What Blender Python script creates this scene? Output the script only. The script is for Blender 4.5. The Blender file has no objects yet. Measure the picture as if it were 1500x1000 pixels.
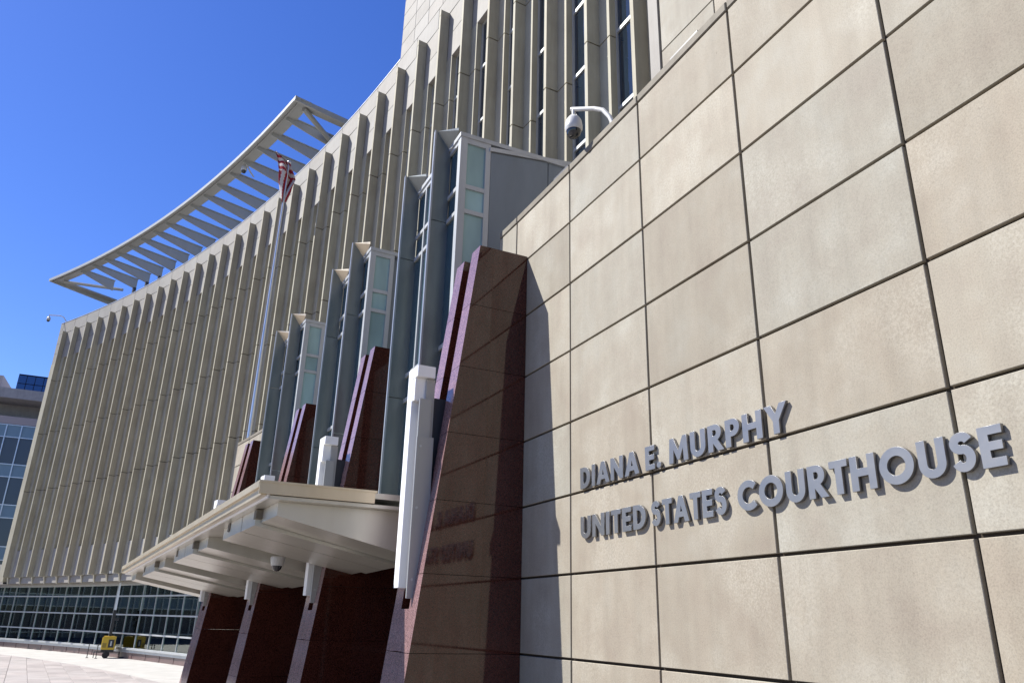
import bpy, math, random
from mathutils import Matrix, Vector

random.seed(7)
S = bpy.context.scene
COL = S.collection
PI = math.pi

# ------------------------------------------------------------------ camera
Rc = ((0.912009, 0.162290, 0.376690), (-0.409389, 0.308153, 0.858738), (0.023428, -0.937373, 0.347538))
# recomputed exactly: image axes from the vanishing points of the wall and of its joints
FOC = 1112.0
up = Vector((75, -3000, FOC)).normalized()
yd = Vector((-530.0, (FOC * FOC + 75 * -530.0) / 3000.0, FOC)).normalized()
xd = yd.cross(up) * 1.0
xd = Vector((yd.y * up.z - yd.z * up.y, yd.z * up.x - yd.x * up.z, yd.x * up.y - yd.y * up.x))
def c2w(v):
    return Vector((xd.dot(v), yd.dot(v), up.dot(v)))
cr, cd, cf = c2w(Vector((1, 0, 0))), c2w(Vector((0, 1, 0))), c2w(Vector((0, 0, 1)))
HC = 3.3
cam = bpy.data.cameras.new('camera')
camo = bpy.data.objects.new('camera', cam)
COL.objects.link(camo)
m = Matrix.Identity(4)
for i in range(3):
    m[i][0] = cr[i]; m[i][1] = -cd[i]; m[i][2] = -cf[i]
m[2][3] = HC
camo.matrix_world = m
cam.sensor_width = 36.0
cam.lens = 36.0 * FOC / 1500.0
cam.clip_start = 0.05
cam.clip_end = 6000
S.camera = camo

# ------------------------------------------------------------------ light
SUN = Vector((-0.515, 0.414, 0.75)).normalized()
w = bpy.data.worlds.new('World'); S.world = w; w.use_nodes = True
nt = w.node_tree
bg = nt.nodes['Background']
sky = nt.nodes.new('ShaderNodeTexSky'); sky.sky_type = 'NISHITA'
sky.sun_disc = False
sky.sun_elevation = math.asin(SUN.z)
sky.sun_rotation = math.atan2(SUN.x, SUN.y)
sky.altitude = 200; sky.air_density = 1.0; sky.dust_density = 0.15; sky.ozone_density = 4.5
hs = nt.nodes.new('ShaderNodeHueSaturation'); hs.inputs['Saturation'].default_value = 1.24; hs.inputs['Hue'].default_value = 0.52
nt.links.new(sky.outputs[0], hs.inputs['Color']); nt.links.new(hs.outputs[0], bg.inputs[0])
bg.inputs[1].default_value = 0.08
sl = bpy.data.lights.new('sun', 'SUN'); sl.energy = 5.0; sl.angle = math.radians(0.53); sl.color = (1.0, 0.965, 0.90)
so = bpy.data.objects.new('sun', sl); COL.objects.link(so)
so.rotation_euler = (-SUN).to_track_quat('-Z', 'Y').to_euler()
so.location = (-40, 60, 80)
S.view_settings.view_transform = 'Standard'; S.view_settings.look = 'None'
S.view_settings.exposure = 1.15; S.view_settings.gamma = 1; S.view_settings.use_curve_mapping = False
S.render.engine = 'CYCLES'
S.cycles.max_bounces = 8

# ------------------------------------------------------------------ polar plan: the whole front is one concave arc
OX, OY, R0 = -150.86, 6.3, 160.7445
def W(th, rho, z):
    t = math.radians(th)
    return Vector((OX + (R0 + rho) * math.cos(t), OY + (R0 + rho) * math.sin(t), z))
def F(th, rho=0.0, z=0.0):
    """frame on the arc: local x = outward radius (into the building), y = along the arc to the far end, z = up"""
    return Matrix.Translation(W(th, rho, z)) @ Matrix.Rotation(math.radians(th), 4, 'Z')
ID = Matrix.Identity(4)

# ------------------------------------------------------------------ mesh helpers
class MB:
    def __init__(s):
        s.v = []; s.f = []; s.mi = []
    def face(s, pts, mi=0):
        b = len(s.v); s.v += [tuple(p) for p in pts]; s.f.append(tuple(range(b, b + len(pts)))); s.mi.append(mi)
    def box(s, x0, x1, y0, y1, z0, z1, mi=0):
        b = len(s.v)
        s.v += [(x, y, z) for x in (x0, x1) for y in (y0, y1) for z in (z0, z1)]
        for q in ((0, 1, 3, 2), (4, 6, 7, 5), (0, 4, 5, 1), (2, 3, 7, 6), (0, 2, 6, 4), (1, 5, 7, 3)):
            s.f.append(tuple(b + i for i in q)); s.mi.append(mi)
        return s
    def hexa(s, p, mi=0):
        """p: eight points ordered like box (x, y, z bits)"""
        b = len(s.v); s.v += [tuple(q) for q in p]
        for q in ((0, 1, 3, 2), (4, 6, 7, 5), (0, 4, 5, 1), (2, 3, 7, 6), (0, 2, 6, 4), (1, 5, 7, 3)):
            s.f.append(tuple(b + i for i in q)); s.mi.append(mi)
        return s
    def chbox(s, x0, x1, y0, y1, z0, z1, c):
        """box whose front (x0) edges are chamfered by c"""
        b = len(s.v)
        s.v += [(x0, y0 + c, z0 + c), (x0, y1 - c, z0 + c), (x0, y1 - c, z1 - c), (x0, y0 + c, z1 - c),
                (x0 + c, y0, z0), (x0 + c, y1, z0), (x0 + c, y1, z1), (x0 + c, y0, z1),
                (x1, y0, z0), (x1, y1, z0), (x1, y1, z1), (x1, y0, z1)]
        q = [(0, 3, 2, 1)]
        for o in (0, 4):
            for i in range(4):
                j = (i + 1) % 4
                q.append((o + i, o + j, o + 4 + j, o + 4 + i))
        q.append((8, 9, 10, 11))
        for t in q:
            s.f.append(tuple(b + i for i in t)); s.mi.append(0)
        return s
    def pbox(s, t0, t1, r0, r1, z0, z1, n=None, mi=0):
        """box bent along the arc; r and z may be functions of the angle"""
        n = n or max(1, int(abs(t1 - t0) / 0.9 + 0.5))
        g = lambda q, t: q(t) if callable(q) else q
        for i in range(n):
            a = t0 + (t1 - t0) * i / n; c = t0 + (t1 - t0) * (i + 1) / n
            p = [W(t, g(r, t), g(z, t)) for r in (r0, r1) for t in (a, c) for z in (z0, z1)]
            s.hexa(p, mi)
        return s
    def prism(s, prof, y0, y1, mi=0):
        """profile in (x, z) swept along y"""
        n = len(prof); b = len(s.v)
        s.v += [(x, y0, z) for x, z in prof] + [(x, y1, z) for x, z in prof]
        s.f.append(tuple(b + i for i in range(n))); s.f.append(tuple(b + n + i for i in reversed(range(n)))); s.mi += [mi, mi]
        for i in range(n):
            j = (i + 1) % n
            s.f.append((b + i, b + n + i, b + n + j, b + j)); s.mi.append(mi)
        return s
    def tube(s, pts, r, n=10, cap=True, mi=0):
        pts = [Vector(p) for p in pts]; b = len(s.v)
        for i, p in enumerate(pts):
            d = (pts[min(i + 1, len(pts) - 1)] - pts[max(i - 1, 0)]).normalized()
            a = d.cross(Vector((0, 0, 1)))
            a = a.normalized() if a.length > 1e-4 else Vector((1, 0, 0))
            c = d.cross(a).normalized()
            rr = r[i] if isinstance(r, (list, tuple)) else r
            for k in range(n):
                t = 2 * PI * k / n
                s.v.append(tuple(p + a * (rr * math.cos(t)) + c * (rr * math.sin(t))))
        for i in range(len(pts) - 1):
            for k in range(n):
                l = (k + 1) % n
                s.f.append((b + i * n + k, b + i * n + l, b + (i + 1) * n + l, b + (i + 1) * n + k)); s.mi.append(mi)
        if cap:
            s.f.append(tuple(b + k for k in reversed(range(n)))); s.mi.append(mi)
            e = b + (len(pts) - 1) * n
            s.f.append(tuple(e + k for k in range(n))); s.mi.append(mi)
        return s
    def lathe(s, prof, c=(0, 0, 0), n=20, mi=0):
        """profile (r, z) round a vertical axis"""
        b = len(s.v)
        for r, z in prof:
            for k in range(n):
                t = 2 * PI * k / n
                s.v.append((c[0] + r * math.cos(t), c[1] + r * math.sin(t), c[2] + z))
        for i in range(len(prof) - 1):
            for k in range(n):
                l = (k + 1) % n
                s.f.append((b + i * n + k, b + i * n + l, b + (i + 1) * n + l, b + (i + 1) * n + k)); s.mi.append(mi)
        s.f.append(tuple(b + k for k in reversed(range(n)))); s.mi.append(mi)
        e = b + (len(prof) - 1) * n
        s.f.append(tuple(e + k for k in range(n))); s.mi.append(mi)
        return s
    def mesh(s, name, mats, smooth=False):
        me = bpy.data.meshes.new(name); me.from_pydata(s.v, [], s.f)
        for mt in (mats if isinstance(mats, (list, tuple)) else [mats]): me.materials.append(mt)
        for p, i in zip(me.polygons, s.mi):
            p.material_index = i; p.use_smooth = smooth
        import bmesh
        bm = bmesh.new(); bm.from_mesh(me); bmesh.ops.recalc_face_normals(bm, faces=bm.faces); bm.to_mesh(me); bm.free()
        if smooth:
            me.set_sharp_from_angle(angle=math.radians(40))
        return me

MW = {}
def link(o, parent, M):
    COL.objects.link(o)
    MW[o.name] = M
    if parent is not None:
        o.parent = parent
        o.matrix_basis = MW[parent.name].inverted() @ M
    else:
        o.matrix_basis = M
    return o
def thing(name, label, cat, M=ID, group=None):
    o = bpy.data.objects.new(name, None); o.empty_display_size = 0.3
    o['label'] = label; o['category'] = cat
    if group: o['group'] = group
    return link(o, None, M)
def part(name, me, parent, M=None, label=None, kind=None):
    o = bpy.data.objects.new(name, me)
    if label: o['label'] = label
    if kind: o['kind'] = kind
    return link(o, parent, MW[parent.name] if M is None else M)
def pm(name, mb, mat, parent, M=None, label=None, kind=None, smooth=False):
    return part(name, mb.mesh(name, mat, smooth), parent, M, label, kind)
def single(name, me, label, cat, M=ID, group=None, kind=None):
    o = bpy.data.objects.new(name, me)
    if label: o['label'] = label
    if cat: o['category'] = cat
    if group: o['group'] = group
    if kind: o['kind'] = kind
    return link(o, None, M)

# ------------------------------------------------------------------ materials
def mat(name, base=(0.5, 0.5, 0.5), rough=0.6, metal=0.0, spec=0.5, coat=0.0):
    mt = bpy.data.materials.new(name); mt.use_nodes = True
    b = mt.node_tree.nodes['Principled BSDF']
    b.inputs['Base Color'].default_value = (*base, 1); b.inputs['Roughness'].default_value = rough
    b.inputs['Metallic'].default_value = metal; b.inputs['Specular IOR Level'].default_value = spec
    b.inputs['Coat Weight'].default_value = coat
    return mt
def N(t, k, **kw):
    n = t.nodes.new(k)
    for a, v in kw.items():
        if a.startswith('i_'): n.inputs[a[2:].replace('_', ' ')].default_value = v
        else: setattr(n, a, v)
    return n
def coords(t, rnd=True, scale=(1, 1, 1)):
    tc = N(t, 'ShaderNodeTexCoord'); mp = N(t, 'ShaderNodeMapping')
    mp.inputs['Scale'].default_value = scale
    if rnd:
        oi = N(t, 'ShaderNodeObjectInfo')
        mu = N(t, 'ShaderNodeVectorMath', operation='SCALE'); mu.inputs[0].default_value = (97.0, 53.0, 71.0)
        t.links.new(oi.outputs['Random'], mu.inputs['Scale'])
        ad = N(t, 'ShaderNodeVectorMath', operation='ADD')
        t.links.new(tc.outputs['Object'], ad.inputs[0]); t.links.new(mu.outputs[0], ad.inputs[1])
        t.links.new(ad.outputs[0], mp.inputs[0])
    else:
        t.links.new(tc.outputs['Object'], mp.inputs[0])
    return mp.outputs[0]
def ramp(t, src, stops):
    r = N(t, 'ShaderNodeValToRGB')
    e = r.color_ramp.elements
    while len(e) < len(stops): e.new(0.5)
    for x, (p, c) in zip(e, stops):
        x.position = p; x.color = (*c, 1) if len(c) == 3 else c
    t.links.new(src, r.inputs[0])
    return r.outputs[0]
def noise(t, vec, scale, detail=4, rough=0.55):
    n = N(t, 'ShaderNodeTexNoise'); n.inputs['Scale'].default_value = scale
    n.inputs['Detail'].default_value = detail; n.inputs['Roughness'].default_value = rough
    t.links.new(vec, n.inputs['Vector'])
    return n.outputs[0]
def mixc(t, mode, fac, a, b):
    mx = N(t, 'ShaderNodeMix', data_type='RGBA', blend_type=mode)
    if isinstance(fac, float): mx.inputs['Factor'].default_value = fac
    else: t.links.new(fac, mx.inputs['Factor'])
    for k, v in ((6, a), (7, b)):
        if isinstance(v, tuple): mx.inputs[k].default_value = (*v, 1)
        else: t.links.new(v, mx.inputs[k])
    return mx.outputs[2]

def stone(name, c0, c1, c2, rough=0.8, big=1.6, speck=0.25, bump=0.08, streak=0.25, tint=0.12, frost=0.0):
    """cast stone: warm and cool patches, vertical weather streaks, fine aggregate, a tint of its own per slab"""
    c0, c1, c2 = [tuple(x * 0.87 for x in c) for c in (c0, c1, c2)]
    mt = mat(name, c1, rough, spec=0.3); t = mt.node_tree; b = t.nodes['Principled BSDF']
    v = coords(t)
    patch = ramp(t, noise(t, v, big, 6, 0.62), [(0.30, c0), (0.5, c1), (0.70, c2)])
    sv = coords(t, True, (3.0, 3.0, 0.28))
    stk = ramp(t, noise(t, sv, 1.6, 5, 0.6), [(0.3, (0.72, 0.71, 0.70)), (0.62, (1.06, 1.05, 1.04))])
    col = mixc(t, 'MULTIPLY', streak, patch, stk)
    fine = ramp(t, noise(t, v, 70, 3, 0.7), [(0.3, (0.66, 0.65, 0.63)), (0.5, (1, 1, 1)), (0.74, (1.22, 1.22, 1.2))])
    col = mixc(t, 'MULTIPLY', speck, col, fine)
    pit = ramp(t, noise(t, v, 16, 2, 0.5), [(0.76, (1, 1, 1)), (0.80, (0.55, 0.52, 0.48))])
    col = mixc(t, 'MULTIPLY', 0.5, col, pit)
    if frost:
        big_ = ramp(t, noise(t, v, 0.75, 3, 0.5), [(0.48, (0, 0, 0)), (0.66, (1, 1, 1))])
        grn = ramp(t, noise(t, v, 38, 4, 0.75), [(0.42, (0, 0, 0)), (0.62, (1, 1, 1))])
        fm = mixc(t, 'MULTIPLY', 1.0, big_, grn)
        ff = N(t, 'ShaderNodeMath', operation='MULTIPLY'); ff.inputs[1].default_value = frost
        t.links.new(fm, ff.inputs[0])
        col = mixc(t, 'MIX', ff.outputs[0], col, tuple(min(1, x * 1.32 + 0.02) for x in c2))
    oi = N(t, 'ShaderNodeObjectInfo')
    rt = ramp(t, oi.outputs['Random'], [(0.0, (0.88, 0.865, 0.835)), (0.35, (1.03, 0.985, 0.94)), (0.7, (0.95, 0.965, 0.965)), (1.0, (1.09, 1.07, 1.04))])
    col = mixc(t, 'MULTIPLY', min(1.0, tint * 6), col, rt)
    t.links.new(col, b.inputs['Base Color'])
    bp = N(t, 'ShaderNodeBump'); bp.inputs['Strength'].default_value = bump; bp.inputs['Distance'].default_value = 0.02
    t.links.new(noise(t, v, 45, 5, 0.7), bp.inputs['Height']); t.links.new(bp.outputs[0], b.inputs['Normal'])
    return mt

M_WALL = stone('cast stone wall', (0.278, 0.246, 0.200), (0.304, 0.278, 0.226), (0.326, 0.308, 0.260), big=1.5, speck=0.55, streak=0.34, frost=0.5, tint=0.17)
M_COPE = stone('weathered coping stone and notch shade', (0.15, 0.135, 0.105), (0.19, 0.172, 0.138), (0.22, 0.20, 0.165), streak=0.6)
M_PANEL = stone('pale cast stone panel', (0.275, 0.263, 0.242), (0.305, 0.293, 0.27), (0.33, 0.32, 0.298), big=0.8, speck=0.15, tint=0.1)
M_FIN = stone('cast stone fin', (0.345, 0.322, 0.25), (0.39, 0.368, 0.288), (0.43, 0.408, 0.325), big=0.5, speck=0.2, streak=0.5, tint=0.1)
M_JOINT = mat('dark joint', (0.045, 0.036, 0.028), 0.95, spec=0.1)
M_BACK = mat('dark backing', (0.012, 0.012, 0.013), 0.9, spec=0.05)

def granite(name, a, b_, rough, coat=0.0, spec=0.5):
    mt = mat(name, a, rough, spec=spec, coat=coat); t = mt.node_tree; b = t.nodes['Principled BSDF']
    b.inputs['Coat Roughness'].default_value = 0.04
    v = coords(t)
    vo = N(t, 'ShaderNodeTexVoronoi'); vo.inputs['Scale'].default_value = 85
    t.links.new(v, vo.inputs['Vector'])
    c = ramp(t, vo.outputs['Color'], [(0.15, tuple(x * 0.55 for x in a)), (0.5, a), (0.85, b_)])
    lg = ramp(t, noise(t, v, 1.3, 3), [(0.3, (0.85, 0.85, 0.85)), (0.7, (1.12, 1.12, 1.12))])
    c = mixc(t, 'MULTIPLY', 1.0, c, lg)
    t.links.new(c, b.inputs['Base Color'])
    return mt
M_GRAN = granite('polished red brown granite', (0.050, 0.0145, 0.0095), (0.076, 0.025, 0.018), 0.05, spec=0.66)
M_GRANF = granite('sunlit red granite front', (0.20, 0.115, 0.112), (0.28, 0.175, 0.172), 0.14, spec=0.8)  # front-face copy of the granite, sun and sky sheen lightened into its colour
M_GBASE = granite('red granite base', (0.125, 0.075, 0.072), (0.17, 0.11, 0.105), 0.35)

def metal(name, base, rough, met, n=0.12, bump=0.02):
    mt = mat(name, base, rough, met); t = mt.node_tree; b = t.nodes['Principled BSDF']
    v = coords(t, True, (1, 1, 0.25))
    c = ramp(t, noise(t, v, 1.8, 5, 0.6), [(0.25, tuple(x * (1 - n) for x in base)), (0.75, tuple(min(1, x * (1 + n)) for x in base))])
    t.links.new(c, b.inputs['Base Color'])
    r = N(t, 'ShaderNodeMapRange'); r.inputs['To Min'].default_value = rough * 0.8; r.inputs['To Max'].default_value = rough * 1.25
    t.links.new(noise(t, v, 5, 4), r.inputs['Value']); t.links.new(r.outputs[0], b.inputs['Roughness'])
    bp = N(t, 'ShaderNodeBump'); bp.inputs['Strength'].default_value = bump; bp.inputs['Distance'].default_value = 0.05
    t.links.new(noise(t, v, 1.2, 2), bp.inputs['Height']); t.links.new(bp.outputs[0], b.inputs['Normal'])
    return mt
M_CHEEK = metal('brushed blue grey metal cladding', (0.20, 0.22, 0.215), 0.33, 0.75, 0.18, 0.06)
M_FLANGE = metal('pale metal flange', (0.40, 0.42, 0.43), 0.35, 0.6)
M_FRAME = metal('silver painted window frame', (0.44, 0.455, 0.46), 0.38, 0.35)
M_SLATE = metal('slate blue metal panel', (0.19, 0.22, 0.25), 0.42, 0.35, 0.12, 0.04)
M_SOFFIT = metal('cream metal soffit', (0.52, 0.505, 0.44), 0.30, 0.45, 0.06, 0.03)
M_FASCIA = metal('metal fascia with tan plaza reflection', (0.58, 0.50, 0.36), 0.32, 0.6, 0.10)  # tan of the reflected sunlit plaza is put into the base colour
M_LAMP = metal('white metal lamp plate', (0.80, 0.80, 0.80), 0.35, 0.1, 0.03)
M_LAMP_SHADED = metal('shaded white lamp plate', (0.34, 0.34, 0.33), 0.42, 0.3, 0.05)  # shaded copy of the white lamp metal, for plates turned from the sun
M_LETTER = metal('brushed aluminium letter', (0.25, 0.245, 0.24), 0.40, 0.85, 0.06)
M_WHITE = metal('white painted steel', (0.36, 0.37, 0.35), 0.45, 0.0, 0.05)
M_POLE = metal('brushed aluminium pole', (0.62, 0.64, 0.66), 0.3, 0.8)
M_BLACK = mat('black plastic', (0.015, 0.015, 0.016), 0.4)
M_RAIL = mat('dark steel', (0.05, 0.05, 0.055), 0.45, 0.3)
M_YELLOW = metal('yellow painted steel', (0.52, 0.34, 0.015), 0.4, 0.0, 0.08)
M_RUBBER = mat('black rubber', (0.02, 0.02, 0.02), 0.8)
M_DOME = mat('smoked acrylic dome', (0.02, 0.022, 0.025), 0.05, spec=0.6)
M_CAMW = mat('white camera housing', (0.50, 0.50, 0.48), 0.35)
M_RED = mat('red cloth', (0.24, 0.022, 0.035), 0.85, spec=0.1)
M_CLOTH = mat('white cloth', (0.42, 0.39, 0.38), 0.85, spec=0.1)
M_LENS = mat('floodlight glass', (0.6, 0.6, 0.58), 0.1)

def glass_dark(name, base, rough=0.03, wob=0.02):
    mt = mat(name, base, rough, spec=0.6); t = mt.node_tree; b = t.nodes['Principled BSDF']
    v = coords(t)
    bp = N(t, 'ShaderNodeBump'); bp.inputs['Strength'].default_value = wob; bp.inputs['Distance'].default_value = 0.3
    t.links.new(noise(t, v, 0.7, 2), bp.inputs['Height']); t.links.new(bp.outputs[0], b.inputs['Normal'])
    c = ramp(t, noise(t, coords(t, True, (1, 1, 0.3)), 1.1, 3), [(0.3, tuple(x * 0.75 for x in base)), (0.7, tuple(x * 1.3 for x in base))])
    t.links.new(c, b.inputs['Base Color'])
    return mt
M_WIN = glass_dark('dark blue window glass', (0.010, 0.018, 0.030))
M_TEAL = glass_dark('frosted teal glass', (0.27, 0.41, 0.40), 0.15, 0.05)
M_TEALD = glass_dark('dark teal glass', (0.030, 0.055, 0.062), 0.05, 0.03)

def clear_glass(name, tint):
    mt = bpy.data.materials.new(name); mt.use_nodes = True; t = mt.node_tree
    t.nodes.remove(t.nodes['Principled BSDF']); out = t.nodes['Material Output']
    tr = N(t, 'ShaderNodeBsdfTransparent'); tr.inputs[0].default_value = (*tint, 1)
    gl = N(t, 'ShaderNodeBsdfGlossy'); gl.inputs['Roughness'].default_value = 0.02
    lw = N(t, 'ShaderNodeFresnel'); lw.inputs[0].default_value = 2.1
    mx = N(t, 'ShaderNodeMixShader')
    t.links.new(lw.outputs[0], mx.inputs[0]); t.links.new(tr.outputs[0], mx.inputs[1]); t.links.new(gl.outputs[0], mx.inputs[2])
    t.links.new(mx.outputs[0], out.inputs[0])
    gl.inputs['Color'].default_value = (0.86, 0.97, 0.94, 1)
    return mt
M_CLEAR = clear_glass('green tinted clear glass', (0.82, 0.93, 0.90))
M_ROOM = mat('pale interior plaster', (0.70, 0.72, 0.68), 0.9)
M_ROOMF = mat('pale interior floor', (0.40, 0.40, 0.38), 0.4)
M_BLUEP = mat('blue poster board', (0.10, 0.22, 0.50), 0.5)
M_CHAIR = mat('tan chair timber', (0.40, 0.28, 0.14), 0.5)

def paving(name, a, b_, c_):
    a, b_, c_ = [tuple(x * 0.87 for x in c) for c in (a, b_, c_)]
    mt = mat(name, b_, 0.75, spec=0.3); t = mt.node_tree; b = t.nodes['Principled BSDF']
    v = coords(t)
    c = ramp(t, noise(t, v, 0.9, 5), [(0.3, a), (0.5, b_), (0.7, c_)])
    oi = N(t, 'ShaderNodeObjectInfo')
    rt = ramp(t, oi.outputs['Random'], [(0, (0.86, 0.84, 0.84)), (0.5, (1, 1, 1)), (1, (1.08, 1.05, 1.04))])
    c = mixc(t, 'MULTIPLY', 1.0, c, rt)
    f = ramp(t, noise(t, v, 30, 3), [(0.3, (0.8, 0.8, 0.8)), (0.6, (1.05, 1.05, 1.05))])
    c = mixc(t, 'MULTIPLY', 0.4, c, f)
    t.links.new(c, b.inputs['Base Color'])
    return mt
M_PAVER = paving('pink grey paving slab', (0.255, 0.235, 0.228), (0.31, 0.285, 0.277), (0.345, 0.32, 0.312))
M_PATH = paving('pale concrete path', (0.35, 0.345, 0.325), (0.40, 0.39, 0.37), (0.44, 0.43, 0.41))
M_GROUND = paving('mortar ground', (0.14, 0.125, 0.12), (0.17, 0.155, 0.15), (0.20, 0.185, 0.18))
M_ROOF = mat('grey roof gravel', (0.22, 0.21, 0.20), 0.95)

# ================================================================== PLAZA
g = MB(); g.box(-2500, 2500, -2500, 2500, -0.4, -0.035)
plaza = single('plaza', g.mesh('plaza', M_GROUND), None, None, ID, None, 'structure')
MW['plaza'] = ID
pb = MB(); pb.chbox(-0.028, 0.0, 0, 0, 0, 0, 0) if False else None
PAVW, PAVL, ANG = 1.0, 2.0, math.radians(97.04)
ax = Vector((math.sin(ANG), -math.cos(ANG), 0)); ay = Vector((math.cos(ANG), math.sin(ANG), 0))
p0 = Vector((-5.93, 46.76, 0))
slab = MB()
c = 0.012
x0, x1, y0, y1 = 0.008, PAVW - 0.008, 0.008, PAVL - 0.008
slab.v += [(x0, y0, -0.035), (x1, y0, -0.035), (x1, y1, -0.035), (x0, y1, -0.035), (x0, y0, -c), (x1, y0, -c), (x1, y1, -c), (x0, y1, -c),
           (x0 + c, y0 + c, 0), (x1 - c, y0 + c, 0), (x1 - c, y1 - c, 0), (x0 + c, y1 - c, 0)]
for o in (0, 4):
    for i in range(4):
        j = (i + 1) % 4; slab.f.append((o + i, o + j, o + 4 + j, o + 4 + i)); slab.mi.append(0)
slab.f.append((8, 9, 10, 11)); slab.mi.append(0)
slab_me = slab.mesh('paver', M_PAVER)
cells = []
Rz = Matrix(((ax.x, ay.x, 0, 0), (ax.y, ay.y, 0, 0), (0, 0, 1, 0), (0, 0, 0, 1)))
for i in range(-30, 26):
    for j in range(-24, 26):
        p = p0 + ax * (i * PAVW) + ay * (j * PAVL)
        cen = p + ax * 0.5 + ay * 1.0
        vx, vy = cen.x - OX, cen.y - OY
        rho = math.hypot(vx, vy) - R0; th = math.degrees(math.atan2(vy, vx))
        if rho > -3.2 - max(0, 14 - th) * 0.8 or cen.y < 2 or cen.y > 92: continue
        d = cen - Vector((0, 0, HC))
        q = Vector((cr.dot(d), cd.dot(d), cf.dot(d)))
        px = (750 + FOC * q.x / q.z, 500 + FOC * q.y / q.z) if q.z > 1 else (9999, 9999)
        seen = -40 < px[0] < 275 and px[1] < 1015
        cells.append((0 if seen else 1, d.length, p))
cells.sort(key=lambda k: (k[0], k[1]))
rest = MB()
for n, (sn, dist, p) in enumerate(cells):
    Mx = Matrix.Translation(p) @ Rz
    if n < 300 and sn == 0:
        part('paver', slab_me, plaza, Mx)
    else:
        b = len(rest.v); rest.v += [tuple(Mx @ Vector(v)) for v in slab.v]
        rest.f += [tuple(b + k for k in f) for f in slab.f]; rest.mi += slab.mi
pm('distant_pavers', rest, M_PAVER, plaza, ID, kind='stuff')
pa = MB(); pa.pbox(8, 36, -3.6, 6.0, -0.03, 0.006, 40)
single('path', pa.mesh('path', M_PATH), None, None, ID, None, 'structure')

# ================================================================== COURTHOUSE FRONT
court = thing('courthouse', 'tall concave stone courthouse front with rows of vertical fins', 'courthouse', F(18, 0, 0))
finth = [31.31 - 0.8962 * i for i in range(26)] + [8.01, 7.115, 6.20, 5.394, 4.55, 3.652, 2.80]
finth = [8.01 + 0.8962 * (26 - i) for i in range(26)] + [8.01, 7.115, 6.20, 5.394, 4.55, 3.652, 2.80]
BAY = 2.51
JZ = [6.29, 14.5, 20.4, 26.15, 31.7]
ZS, ZH = 8.8, 28.72
fin = MB()
for z0, z1 in zip(JZ[:-1], JZ[1:]):
    a, b = z0 + (0.026 if z0 > 7 else 0), z1 - (0.026 if z1 < 31 else 0)
    fin.box(0.0, 0.47, 0.0, 0.16, a, b)
    fin.box(0.465, 0.86, -0.56, 0.64, a if z0 > 7 else 6.29, b if z1 < 31 else ZH)
fin.box(0.05, 0.80, 0.04, 0.12, 6.4, 31.6, 1)          # core seen in the joints
fin.box(0.51, 0.80, -0.51, 0.59, 6.4, ZH - 0.1, 1)
fin.box(-0.008, 0.47, -0.01, 0.17, 31.38, 31.705)
pf = [(0.47, 6.29), (0.47, 6.15), (0.58, 5.66), (0.82, 5.66), (0.86, 6.29)]
fin.prism(pf, -0.03, 0.19)
fin_me = fin.mesh('fin', [M_FIN, M_JOINT])
for th in finth:
    part('fin', fin_me, court, F(th))
# windows between the fins
TR = [8.8, 11.9, 14.75, 17.75, 20.62, 23.4, 26.25, ZH]
frame = MB()
Y0, Y1 = 0.64, BAY - 0.56
for y in (Y0, Y0 + 0.32, Y1 - 0.07):
    frame.box(0.69, 0.80, y, y + (0.11 if y == Y0 + 0.32 else 0.07), ZS, ZH)
for z in TR:
    frame.box(0.70, 0.80, Y0 + 0.07, Y1 - 0.07, z - 0.06, z + 0.06)
frame_me = frame.mesh('frame', M_FRAME)
panes = []
for z0, z1 in zip(TR[:-1], TR[1:]):
    pn = MB(); pn.box(0.755, 0.77, Y0 + 0.03, Y1 - 0.03, z0, z1); panes.append(pn.mesh('pane', M_WIN))
spl = MB(); spl.chbox(0.60, 0.9, 0.20, BAY - 0.04, 5.72, 6.28, 0.01); spl.chbox(0.47, 0.9, Y0 + 0.005, Y1 - 0.005, 6.30, ZS - 0.05, 0.01); spl_me = spl.mesh('spandrel_panel', M_PANEL)
spu = []
for z0, z1 in ((ZH + 0.01, 30.20), (30.22, 31.70)):
    q = MB(); q.chbox(0.455, 0.9, 0.17, BAY - 0.01, z0, z1, 0.012); spu.append(q.mesh('spandrel_panel', M_PANEL))
for k in range(len(finth) - 1):
    th = finth[k + 1]                       # nearer fin of the bay
    sc = math.radians(finth[k] - th) * (R0 + 0.6) / BAY
    Mx = F(th) @ Matrix.Diagonal((1, sc, 1, 1))
    wn = part('window', frame_me, court, Mx)
    for pme in panes: part('pane', pme, wn, Mx)
    part('spandrel_panel', spl_me, court, Mx)
    for q in spu: part('spandrel_panel', q, court, Mx)
# body of the building behind everything
bd = MB(); bd.pbox(-14, 31.9, 0.84, 22, 5.75, 32.6, 52); bd.pbox(-14, 10.10, 0.80, 20, 32.6, 52, 26)
pm('building_core', bd, M_BACK, court, ID)
# parapet panels: joints half way between fins
mids = [finth[0] + 0.45] + [(a + b) / 2 for a, b in zip(finth[:-1], finth[1:])] + [finth[-1] - 0.42]
def panel(t0, t1, rho, z0, z1, mt=M_PANEL, nm='panel', gap=0.012, depth=0.16):
    tm = (t0 + t1) / 2; hw = math.radians(t0 - t1) / 2 * (R0 + rho) - gap
    q = MB(); q.chbox(0, depth, -hw, hw, z0 + gap, z1 - gap, 0.01)
    return pm(nm, q, mt, court, F(tm, rho))
for a, b in zip(mids[:-1], mids[1:]):
    panel(a, b, 0.455, 31.71, 33.02)
for z0, z1 in ((31.71, 33.02), (30.6, 31.71), (29.45, 30.6), (28.25, 29.45)):
    panel(31.97, mids[0] if z0 > 31.5 else 31.65, 0.455, z0, z1)
q = MB(); q.pbox(10.1, 31.97, 0.44, 1.6, 33.02, 33.09, 30)
pm('parapet_coping', q, M_FRAME, court, ID)
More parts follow.
